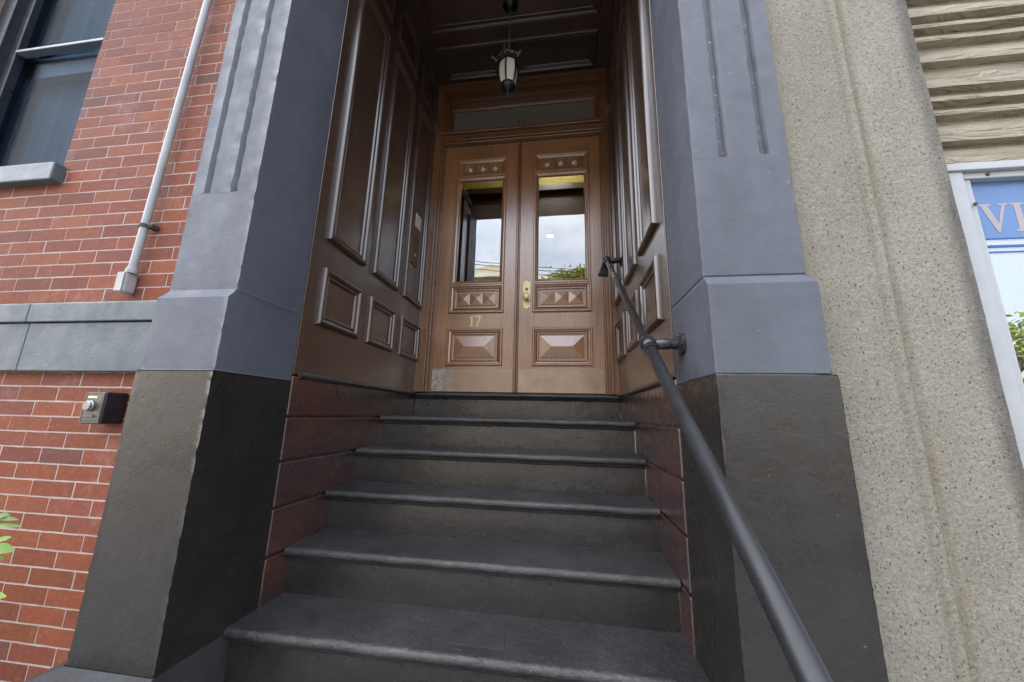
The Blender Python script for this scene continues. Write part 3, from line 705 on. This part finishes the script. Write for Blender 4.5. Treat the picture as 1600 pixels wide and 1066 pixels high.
MB().box(.10, .50, 2.3, 2.6, 3.12, 3.16).build('added_hall_fill', em, house); MB().box(.236, .300, 2.50, 2.51, 1.762, 1.776).build('wall_lamp', em, house)  # first box: unseen glowing panel added to brighten the yellow hall plaster

# sash window on the left ----------------------------------------------------
YW = .235
win = MB()
win.box(OX0, OX0+.10, YW-.06, YW+.10, OZ0+.1, OZ1); win.box(OX0+.10, OX0+.155, YW-.02, YW+.10, OZ0+.1, OZ1); win.box(OX1-.045, OX1, YW-.03, YW+.10, OZ0+.1, OZ1)
win.box(OX0, OX1, YW-.06, YW+.1, OZ1-.09, OZ1); win.box(OX0+.1551, OX1-.0451, YW-.01, YW+.10, OZ0+.1, OZ0+.125)
window = win.build('window', M['blackframe'], house, bevel=.004)
MB().box(OX0+.156, OX1-.046, YW-.024, YW+.02, 1.940, 1.958).build('meeting_rail', M['alum'], window, bevel=.003)
MB().box(OX0+.156, OX1-.046, YW+.012, YW+.016, 1.958, OZ1-.09).box(OX0+.156, OX1-.046, YW+.020, YW+.024, OZ0+.125, 1.940).build('window_pane', M['screen'], window)
MB().box(OX0+.156, OX0+.235, YW+.04, YW+.08, OZ0+.12, 1.94).box(OX0+.156, OX1-.046, YW+.04, YW+.08, 1.80, 1.955).box(OX0+.156, OX0+.21, YW+.04, YW+.08, 1.955, OZ1).build('lower_sash', M['blackframe'], window, bevel=.004)
cu_ = MB(); cr_ = []
for i in range(61):
    x = -3.0 + i*.0150; y = YW+.11 + .012*math.sin(i*.55) + .006*math.sin(i*1.7+1); cr_.append([(x, y, OZ0), (x, y, OZ1)])
cu_.rings(cr_, False); cu_.build('curtain', M['curtain'], window, smooth=True)
MB().box(OX0-.3, OX1+.3, .9, .95, .4, 3.4).build('room_wall', simple('dark room', (.05, .055, .06), rough=.8), window)
sl = MB().box(-3.25, -2.078, .075, YW+.03, .902, .998); sl.build('window_sill', M['bluegrey'], window, bevel=.006)

# ------------------------------------------------------------ the stoop
stairs = thing('front_steps', 'flight of dark painted steps with rounded nosings leading up to the double doors', 'steps', (0, .5, GZ))
def jit(p):
    x, y, z = p
    return (x, y + n3(x*8, y*3, z*3)*.0030 + n3(x*31, y*9, z*9)*.0014, z + n3(x*6+3, y*6, z)*.0028 + n3(x*35+3, y*9, z*9)*.0010)
def ysf(k): return YL if k == 0 else YN - (k-1)*RUN
for k in range(0, 8):
    yf, zt = ysf(k), -k*RISE
    yb = YD+.16 if k == 0 else (ysf(k-1)+.045)
    rn = .019
    prof = [(yb, zt)] + [(yf+.03 + (yb-yf-.03)*(1-i/6), zt) for i in range(1, 6)]
    prof += [(yf+rn - rn*math.sin(a), zt-rn + rn*math.cos(a)) for a in [math.pi*i/10 for i in range(0, 11)]]
    prof += [(yf+.020, zt-2*rn-.001), (yf+.017, zt-2*rn-.004), (yf+.021, zt-2*rn-.012), (yf+.0365, zt-2*rn-.018), (yb, zt-2*rn-.018)]
    hw = PW-.0005 if ysf(k) > Y1+.04 else A-.001
    t_ = MB(); t_.extrude_x(prof[::-1], -hw, hw, 90, jit)
    o = t_.build('tread', M['tread'], stairs, smooth='all')
    yr = yf+.037
    r_ = MB(); rr = []
    for i in range(41):
        x = -hw + 2*hw*i/40; rr.append([(x, yr + n3(x*5, k, j*2.)*.002, zt-2*rn-.010 - (RISE-2*rn-.010+.004)*j/5) for j in range(6)])
    r_.rings(rr, False); r_.build('riser', M['riser'], stairs, smooth=True)
MB().box(-A, A, Y1+.2, YD+.1, GZ, -1.2).build('step_core', M['riser'], stairs)
# pale patch repair on a lower tread
pt = MB(); yy = ysf(5)
pt.rings([[(x, y, -5*RISE + .0012 + z) for x, y in ((-.02-e, .265-e), (.19+e, .258-e), (.175+e, .335+e), (-.015-e, .338+e))] for e, z in ((.010, -.002), (0, .0004))], True, flat=True)
pt.add([(x, y, -5*RISE+.0016) for x, y in ((-.02, .265), (.19, .258), (.175, .335), (-.015, .338))], [(0, 1, 2, 3)], True)
pt.build('tread_patch', M['plinth'], stairs)

# ------------------------------------------------------------ handrail
rail = thing('handrail', 'black pipe handrail on wall brackets along the right side of the steps', 'handrail', (.715, .24, .10))
B0 = Vector((.715, .24, .10)); T0 = Vector((.715, 1.352, .945)); dn = (B0 - T0).normalized()
L0 = B0 + dn*1.62
pm = MB(); pm.path([T0, T0.lerp(B0, .5), B0], .0172, 24); pm.path([B0, B0 + dn*.6, B0 + dn*1.2, L0], .0205, 24); pm.path([L0, L0+Vector((0, -.02, -.03)), Vector((.715, L0.y-.025, -1.2)), Vector((.715, L0.y-.025, GZ))], .0205, 20)
pm.build('pipe', M['rail'], rail, smooth=True)
def fitting(c):
    f_ = MB()
    f_.tube(c - dn*.045, c - dn*.015, .0225, .0265, 24); f_.tube(c + dn*.015, c + dn*.045, .0265, .0225, 24)
    rs = []
    f_.lathe(c - dn*.030, dn, [(.0235, 0), (.0275, .006), (.030, .018), (.0315, .030), (.030, .042), (.0275, .054), (.0235, .060)], 24)
    f_.tube(c + dn*.046, c + dn*.056, .024, .024, 24); f_.tube(c - dn*.056, c - dn*.046, .024, .024, 24)
    return f_
fitting(B0).build('tee_fitting', M['galv'], rail, smooth=True); fitting(T0 + dn*.02).build('tee_fitting', M['rail'], rail, smooth=True)
def bracket(c, wallx, mat):
    b_ = MB(); L = wallx - c[0]
    b_.lathe(c, (1, 0, 0), [(.012, .018), (.014, .022), (.017, .026), (.019, .034), (.021, .040), (.021, L*.60), (.0165, L*.62), (.0165, L*.66), (.021, L*.67), (.021, L*.80), (.016, L*.81), (.016, L-.006)], 24)
    b_.lathe((wallx-.009, c[1], c[2]), (1, 0, 0), [(.020, -.010), (.030, -.006), (.041, -.003), (.042, .004), (.042, .009)], 28)
    for dz in (-.030, .030): b_.lathe((wallx-.009, c[1], c[2]+dz), (-1, 0, 0), [(.0075, 0), (.0075, .005), (.005, .008), (0, .009)], 10)
    return b_.build('wall_bracket', mat, rail, smooth=True)
bracket(B0, A-.001, M['galv']); bracket(T0 + dn*.02, PW-.001, M['rail'])
# flared return at the top end
fl = MB(); c = T0
fl.tube(c - dn*.025, c + dn*.01, .024, .0235, 24)
w0 = [(-.020, -.010, .010), (.016, -.010, .010), (.016, .012, .010), (-.020, .012, .010)]; w1 = [(-.066, -.026, -.118), (.008, -.018, -.126), (.008, .018, -.126), (-.066, .014, -.118)]
fl.rings([[c + Vector(p) for p in w0], [c + Vector(p) for p in w1]], True, True, True, flat=True)
fl.build('end_flap', M['rail'], rail, bevel=.005)

# ------------------------------------------------------------ lantern
lx, ly = -.002, 1.07
lan = thing('hanging_lantern', 'black porch lantern with frosted panes hanging on a chain from the wood ceiling', 'lantern', (lx, ly, CZ))
MB().lathe((lx, ly, CZ), (0, 0, -1), [(.062, 0), (.062, .006), (.050, .018), (.022, .030), (.012, .038), (0, .040)], 28).build('canopy', M['black'], lan, smooth=True)
ch = MB(); z = CZ-.036; i = 0
while z > 2.585:
    pts = []
    for a in range(13):
        t = 2*math.pi*a/12; ex, ez = .0075*math.cos(t), .0155*math.sin(t)
        ang = (math.pi/2)*(i % 2) + .4; pts.append((lx + ex*math.cos(ang), ly + ex*math.sin(ang), z - .014 + ez))
    ch.path(pts, .0021, 6, False); z -= .0245; i += 1
ch.path([(lx+.004*math.sin(k*1.1), ly+.004*math.cos(k*1.1), CZ-.03 - k*(CZ-.03-2.56)/40) for k in range(41)], .0018, 6)
ch.build('chain', simple('bronze chain', (.30, .19, .11), rough=.4, metal=.6, var=.2), lan, smooth=True)
def hexr(r, z, n=6, ph=.42): return [(lx + r*math.cos(2*math.pi*i/n+ph), ly + r*math.sin(2*math.pi*i/n+ph), z) for i in range(n)]
BP = [(.034, 2.222), (.050, 2.246), (.064, 2.280), (.072, 2.320), (.075, 2.362), (.074, 2.402), (.070, 2.434), (.068, 2.452)]
MB().rings([hexr(r_-.003, z_) for r_, z_ in BP], True, flat=True).build('lantern_pane', M['frost'], lan)
rb = MB()
for i in range(6): rb.path([hexr(r_+.001, z_)[i] for r_, z_ in BP], .0066, 8)
for r_, z_ in ((.040, 2.226), (.070, 2.448)):
    h = hexr(r_, z_); [rb.tube(h[i], h[(i+1) % 6], .005, n=8) for i in range(6)]
rb.build('lantern_frame', M['black'], lan, smooth=True)
cr2 = MB(); hh = []
RC = [(.086, 2.447), (.106, 2.452), (.112, 2.470), (.098, 2.485), (.070, 2.512), (.040, 2.540), (.016, 2.560), (.010, 2.575)]
cr2.rings([hexr(r_, z_) for r_, z_ in RC], True, True, True, flat=True)
for i in range(6):                                    # horned corners and scroll swags
    p = hexr(.104, 2.456)[i]; q_ = hexr(.124, 2.466)[i]; q2 = hexr(.132, 2.484)[i]
    cr2.path([hexr(.090, 2.438)[i], p, q_, q2], lambda j: (.010, .014, .015, .007)[j], 8)
    a, b_ = Vector(hexr(.108, 2.462)[i]), Vector(hexr(.108, 2.462)[(i+1) % 6])
    cr2.path([a.lerp(b_, t/8) + Vector((0, 0, -.010*math.sin(math.pi*t/8))) for t in range(9)], lambda j: .007+.002*math.sin(j*3), 8)
cr2.build('lantern_crown', simple('antiqued black silver', (.10, .095, .085), rough=.32, metal=.75, var=.8, vscale=60, bs=.3), lan, bevel=.0015)
MB().lathe((lx, ly, 2.232), (0, 0, -1), [(.020, -.018), (.054, -.024), (.052, -.004), (.047, .008), (.036, .022), (.020, .034), (.012, .040), (.009, .048), (.012, .054), (.011, .062), (.006, .078), (0, .090)], 24).build('finial', M['black'], lan, smooth=True)

# ------------------------------------------------------------ things on the walls
cd = thing('electrical_conduit', 'pale painted conduit pipe with elbow box running up the brick wall', 'conduit', (-1.49, .10, .30))
MB().path([(-1.482, .090, .40), (-1.462, .090, 1.00), (-1.435, .090, 1.95), (-1.395, .090, 3.3)], .0155, 20).build('pipe', M['conduit'], cd, smooth=True)
MB().box(-1.514, -1.474, .066, .118, .304, .396).build('junction_box', M['boxlight'], cd, bevel=.012, seg=4)
MB().box(-1.512, -1.476, .0615, .0665, .307, .393).build('box_cover', M['boxlight'], cd, bevel=.002)
MB().lathe((-1.483, .090, .394), (.02, 0, 1), [(.018, 0), (.021, .002), (.021, .020), (.0175, .024), (.0175, .030), (.0155, .032)], 20).build('connector', M['conduit'], cd, smooth=True)
st = MB(); rs = []
for i in range(13):
    t = math.pi*i/12; rs.append([( -1.475 + (.0175+e)*math.cos(t), .088 - (.0175+e)*math.sin(t), .622+dz) for e, dz in ((0, -.008), (.002, -.008), (.002, .008), (0, .008))])
st.rings(rs, True, True, True, flat=True); st.box(-1.4605, -1.430, .086, .1185, .613, .631); st.lathe((-1.442, .086, .622), (0, -1, 0), [(.006, 0), (.006, .004), (0, .005)], 8)
st.build('pipe_strap', M['rust'], cd, bevel=.001)

lk = thing('key_lockbox', 'black key lock box with grey dial face beside the dark brown pilaster base', 'lock box', (-1.443, .12, -.185))
LX0, LX1, LZ0, LZ1, LY = -1.480, -1.382, -.247, -.123, .042
MB().box(LX0, LX1, LY, WY, LZ0, LZ1).build('box_body', M['blackplastic'], lk, bevel=.009, seg=3)
MB().mitre(lambda u, v, h: (u, LY-h, v), (LX0+.004, LZ0+.004, LX1-.004, LZ1-.004), [(0, -.001), (0, .003), (.005, .003), (.006, .0006)]).build('face_rim', M['lockface'], lk)
MB().box(LX0+.0115, LX1-.0115, LY-.0025, LY-.0005, LZ0+.012, LZ1-.014).build('face_plate', M['lockface'], lk, bevel=.001)
MB().lathe(((LX0+LX1)/2-.004, LY-.0025, -.178), (0, -1, 0), [(.021, 0), (.021, .008), (.0185, .011), (.0185, .016), (.016, .018), (0, .018)], 26).build('dial', M['silver'], lk, smooth=True)
MB().box(LX0+.020, LX0+.062, LY-.0032, LY-.0024, -.148, -.140).build('brand_strip', M['gold'], lk)
hd = MB(); hd.rings([[(LX0+.018, LY-.0026, -.222), (LX0+.074, LY-.0026, -.222), (LX0+.066, LY-.0026, -.211), (LX0+.026, LY-.0026, -.211)], [(LX0+.020, LY-.009, -.221), (LX0+.072, LY-.009, -.221), (LX0+.065, LY-.006, -.212), (LX0+.027, LY-.006, -.212)]], True, False, True, flat=True)
hd.build('finger_grip', M['rust'], lk)

bp_ = thing('intercom_panel', 'tall brass doorbell plate with white name card on the left wood panelling', 'doorbell', (-PW, 1.51, 1.28))
FX = lambda u, v, h: (-PW + h, u, v)
MB().box(-PW-.001, -PW+.008, 1.440, 1.580, 1.035, 1.535).build('brass_plate', M['oldbrass'], bp_, bevel=.002)
MB().box(-PW+.006, -PW+.012, 1.470, 1.574, 1.370, 1.490).build('name_card', M['white_card'], bp_, bevel=.001)
gr = MB()
for i in range(5):
    for j in range(4):
        if abs(i-2)+abs(j-1.5) < 3.2: gr.lathe((-PW+.008, 1.480+i*.015, 1.225+j*.016), (1, 0, 0), [(.005, 0), (.004, .002), (0, .002)], 8)
gr.build('speaker_grille', M['black'], bp_)
MB().lathe((-PW+.008, 1.51, 1.12), (1, 0, 0), [(.013, 0), (.012, .005), (0, .007)], 16).build('push_button', M['brass'], bp_, smooth=True)

# ------------------------------------------------------------ neighbouring shop building
shop = thing('shop_building', 'neighbouring building with speckled stone pier, cream siding and blue lettered window', 'building', (1.6, .05, GZ))
PX1 = 1.616
def pier_ring(z):
    pts = [(XR+.0005, .030), (1.352, .030), (1.358, .033), (1.364, .033), (1.372, .030), (1.388, .030), (1.394, .034), (1.402, .034), (1.410, .030), (PX1-.005, .031), (PX1, .037), (PX1, .30)]
    return [(x + n3(x*6, 1, z*6)*.0015, y + n3(x*20, 2, z*20)*.0016 + n3(x*6, 3, z*5)*.002, z) for x, y in pts]
pr_ = MB(); zs = [GZ + i*(4.6-GZ)/200 for i in range(201)]
pr_.rings([pier_ring(z)[::-1] for z in zs], False); pr_.build('stone_pier', M['pebble'], shop, smooth=True)
MB().box(1.16, 14, .30, 9, GZ, 4.6).build('main_wall', M['pebble'], shop)
MB().box(1.16, 14, .02, 9, 4.6, 9.3).build('upper_storeys', M['siding'], shop)
# siding above the window: irregular embossed courses
gz = [.655, .751, .854, .910, .966, 1.073, 1.163, 1.222, 1.275, 1.36, 1.47, 1.53, 1.62, 1.70, 1.76, 1.87, 1.96, 2.03, 2.13, 2.22, 2.28]
sd = MB()
for a, b_ in zip(gz[:-1], gz[1:]):
    nx = 60; rs = []
    for i in range(nx+1):
        x = 1.56 + 3.2*i/nx; x = 1.56 + 3.2*(i/nx)**1.6
        w1_ = n3(x*5, a*9, 0)*.008; rs.append([(x, .098, b_ - .010 + w1_*.4), (x, .094 + w1_, b_ - .016), (x, .080 + w1_ + n3(x*8, b_*7, 2)*.006, (a+b_)/2 + w1_), (x, .072 + n3(x*6, a*9, 5)*.004, a + .012 + w1_*.3), (x, .072, a+.003), (x, .098, a-.004)])
    sd.rings(rs, False)
sd.box(1.56, 4.8, .097, .299, .64, 4.6)
sd.build('cream_siding', M['siding'], shop, smooth=True)
YS = .10
wf = MB()
wf.box(1.60, 5.0, .058, .14, .634, .660)                                   # head trim
wf.box(1.600, 1.686, .066, .14, GZ+.3, .634)
wf.box(1.692, 1.716, .080, .14, GZ+.3, .6118); wf.box(1.686, 1.692, .092, .14, GZ+.3, .634)
wf.box(1.692, 5.0, .074, .14, .612, .6339)
wf.box(1.600, 5.0, .066, .14, GZ+.2, GZ+.3)
sw2 = wf.build('shop_window', M['whitepaint'], shop, bevel=.005)
for xx, zz in ((1.705, .52), (1.76, .623)): MB().lathe((xx, .074, zz), (0, -1, 0), [(.006, 0), (.005, .004), (0, .005)], 10).build('screw', M['rust'], sw2)
MB().box(1.714, 5.0, YS, YS+.006, GZ+.3, .612).build('shop_pane', M['shopglass'], sw2)
FS = lambda u, v, h: (u, YS-.0012-h, v)
MB().box(1.717, 4.9, YS-.0012, YS-.0002, .408, .6115).build('blue_sign_band', M['bluefilm'], sw2)
MB().box(1.717, 4.9, YS-.0020, YS-.00125, .408, .412).box(1.717, 4.9, YS-.0020, YS-.00125, .380, .388).box(1.717, 4.9, YS-.0020, YS-.00125, .362, .367).build('sign_stripes', M['bluestripe'], sw2)
text_mesh('VI', FS, 1.735, .432, .100, .001, .98).build('sign_letters', M['letters'], sw2)
MB().box(1.60, 6, 1.2, 1.25, GZ, 1).build('shop_interior', simple('shop interior', (.10, .11, .13), rough=.8), sw2)

# ------------------------------------------------------------ shrub at the left edge
shrub = thing('leafy_shrub', 'leafy green shrub poking into view in front of the lower brick wall', 'shrub', (-1.72, -.12, GZ))
lf = MB(); stm = MB()
def leaf(mb, base, d, up, L, W_, tint):
    base, d, up = Vector(base), Vector(d).normalized(), Vector(up); side = d.cross(up).normalized(); up = side.cross(d)
    n = 7; rs = []; mb.cur = (tint, tint, tint)
    for i in range(n+1):
        t = i/n; w_ = W_*math.sin(math.pi*min(1, t*.92+.04))**.8; c = base + d*(L*t) - up*(L*.25*t*t)
        rs.append([c - side*w_ + up*w_*.25, c, c + side*w_ + up*w_*.25])
    mb.rings(rs, False)
explicit = [((-1.475, -.10, -.555), (1, 0, .10), .058, .007, .25), ((-1.490, -.10, -.58), (1, 0, .16), .085, .008, .35), ((-1.485, -.10, -.548), (1, 0, .25), .035, .010, .15),
            ((-1.455, -.11, -.638), (1, .1, -.05), .062, .0165, .55), ((-1.47, -.10, -.628), (1, 0, .5), .050, .010, .6), ((-1.49, -.1, -.675), (1, 0, .1), .06, .010, .3), ((-1.445, -.12, -.772), (1, .1, .05), .080, .014, 1.0)]
for b_, d, L, W_, t in explicit: leaf(lf, b_, d, (0, -.8, .6), L, W_, t)
for k in range(9):
    bx, by = -1.75 + random.uniform(-.14, .05), -.10 + random.uniform(-.07, .07); top = Vector((bx + random.uniform(-.12, .10), by + random.uniform(-.05, .05), random.uniform(-.95, -.5)))
    if k < 2: top = Vector((-1.50, -.10, (-.56, -.66)[k]))
    p0 = Vector((bx, by, GZ)); pts = [p0.lerp(top, t/8) + Vector((.03*math.sin(t*.8+k), 0, 0))*(1-t/8) for t in range(9)]
    stm.path(pts, lambda j: .006 - .0005*j, 6)
    for j in range(26):
        t = random.uniform(.15, 1); p = p0.lerp(top, t); a = random.uniform(0, 6.28)
        d = Vector((math.cos(a), math.sin(a), random.uniform(-.1, .5)))
        L = random.uniform(.035, .07)
        if (p + d.normalized()*L).x > -1.47 and p.z > -1.15: d.x = -abs(d.x); 
        leaf(lf, p, d, (0, -.3, 1), L, L*random.uniform(.16, .26), random.random())
lf.build('foliage', M['leaf_near'], shrub, smooth=True); stm.build('stems', M['stem'], shrub, smooth=True)

# ------------------------------------------------------------ across the street (seen in the panes)
def far_building(name, label, x0, x1, y0, y1, z1, wall_m, gable=None, floors=3, bays=4, parapet=.3):
    t = thing(name, label, 'building', ((x0+x1)/2, y1, GZ))
    wb = MB().box(x0, x1, y0, y1, GZ, z1)
    if gable: 
        ax, az = gable; wb.add([(x0, y1, z1), (x1, y1, z1), (ax, y1, az), (x0, y0, z1), (x1, y0, z1), (ax, y0, az)], [(0, 1, 2), (4, 3, 5), (1, 4, 5, 2), (3, 0, 2, 5)], True)
    wl = wb.build('wall', M[wall_m], t)
    MB().box(x0-.1, x1+.1, y1-.02, y1+.22, z1-.28, z1-.02).build('cornice', M['white_wall'], t, bevel=.03)
    if not gable: MB().box(x0, x1, y0, y1, z1, z1+.12).build('roof', M['roofing'], t)
    H = (z1-GZ)/floors
    for f_ in range(floors):
        for b_ in range(bays):
            cx = x0 + (x1-x0)*(b_+.5)/bays; z0 = GZ + H*f_ + H*.28
            w_ = MB().box(cx-.5, cx+.5, y1, y1+.05, z0, z0+H*.52).build('window', M['whitepaint'], t)
            MB().box(cx-.42, cx+.42, y1+.03, y1+.06, z0+.08, z0+H*.52-.08).build('pane', M['farglass'], w_)
    return t
far_building('stone_building', 'pale stone building with shallow gable across the street', -5.4, -1.85, -24, -14, 7.62, 'clapboard', (-3.62, 8.22), 3, 3)
far_building('white_building', 'white flat roofed building across the street behind the tree', -1.6, 9, -26, -16, 8.2, 'white_wall', None, 3, 6)
far_building('tan_building', 'low tan building far down the opposite side of the street', 12, 30, -24, -15, 2.6, 'clapboard', None, 1, 8)
far_building('long_building', 'long plain building across the street to the left', -40, -6.5, -26, -14, 6.4, 'clapboard', None, 3, 14)
def tree(x, y, h, r_, label, nl=2600):
    t = thing('street_tree', label, 'tree', (x, y, GZ)); tk = MB(); cz = GZ + h - r_*.9
    tk.path([(x, y, GZ), (x+.05, y, GZ+h*.25), (x-.05, y+.05, GZ+h*.5), (x, y, cz+r_*.4)], lambda j: (.20, .16, .12, .04)[j], 10)
    cl = []
    for i in range(16):
        a = random.uniform(0, 6.28); e = random.uniform(-.35, 1.0); rr = r_*random.uniform(.45, .8)
        c = Vector((x + rr*math.cos(a)*math.cos(e), y + rr*math.sin(a)*math.cos(e), cz + rr*.8*math.sin(e))); cl.append(c)
        s0 = Vector((x, y, cz - r_*random.uniform(.2, .9))); tk.path([s0, s0.lerp(c, .5)+Vector((0, 0, -.1)), c], lambda j: (.07, .045, .015)[j], 6)
    lm = MB()
    for i in range(nl):
        c = random.choice(cl); p = c + Vector((random.gauss(0, .30), random.gauss(0, .30), random.gauss(0, .24)))*r_*.62
        d = Vector((random.uniform(-1, 1), random.uniform(-1, 1), random.uniform(-.6, .6))).normalized(); u = d.orthogonal().normalized(); s_ = random.uniform(.06, .13); tt = random.random(); lm.cur = (tt, tt, tt)
        lm.add([p - d*s_, p + u*s_*.5, p + d*s_, p - u*s_*.5], [(0, 1, 2, 3)], True)
    tk.build('trunk', M['bark'], t, smooth=True); lm.build('crown', M['leaf_tree'], t)
tree(.9, -13, 9.3, 1.7, 'yellow green street tree across the road reflected in the right door pane', 5200)
tree(15.5, -13, 5.4, 1.6, 'small street tree far down the road near the low tan building', 1600)
po = thing('utility_pole', 'wooden utility pole carrying wires across the street left of the houses', 'utility pole', (-11, -12.6, GZ))
MB().path([(-11, -12.6, GZ), (-11, -12.6, 9.6)], .13, 12).build('post', M['bark'], po, smooth=True); MB().box(-11.9, -10.1, -12.68, -12.52, 9.0, 9.12).build('crossarm', M['bark'], po)
po2 = thing('utility_pole', 'wooden utility pole carrying wires across the street right of the tree', 'utility pole', (14, -12.6, GZ))
MB().path([(14, -12.6, GZ), (14, -12.6, 7.0)], .13, 12).build('post', M['bark'], po2, smooth=True); MB().box(13.1, 14.9, -12.68, -12.52, 6.6, 6.72).build('crossarm', M['bark'], po2)
for i, (dz, nm) in enumerate(((0, 'topmost of the overhead wires across the street'), (-.17, 'second overhead wire from the top across the street'), (-.42, 'lowest of the three overhead wires across the street'))):
    pts = [(-11 + 25*t/24, -12.6, 8.9 + dz - 2.55*t/24 - .55*math.sin(math.pi*t/24)) for t in range(25)]
    tag(MB().path(pts, .018, 6).build('overhead_wire', M['black']), nm, 'wire', 'overhead wires across the street')
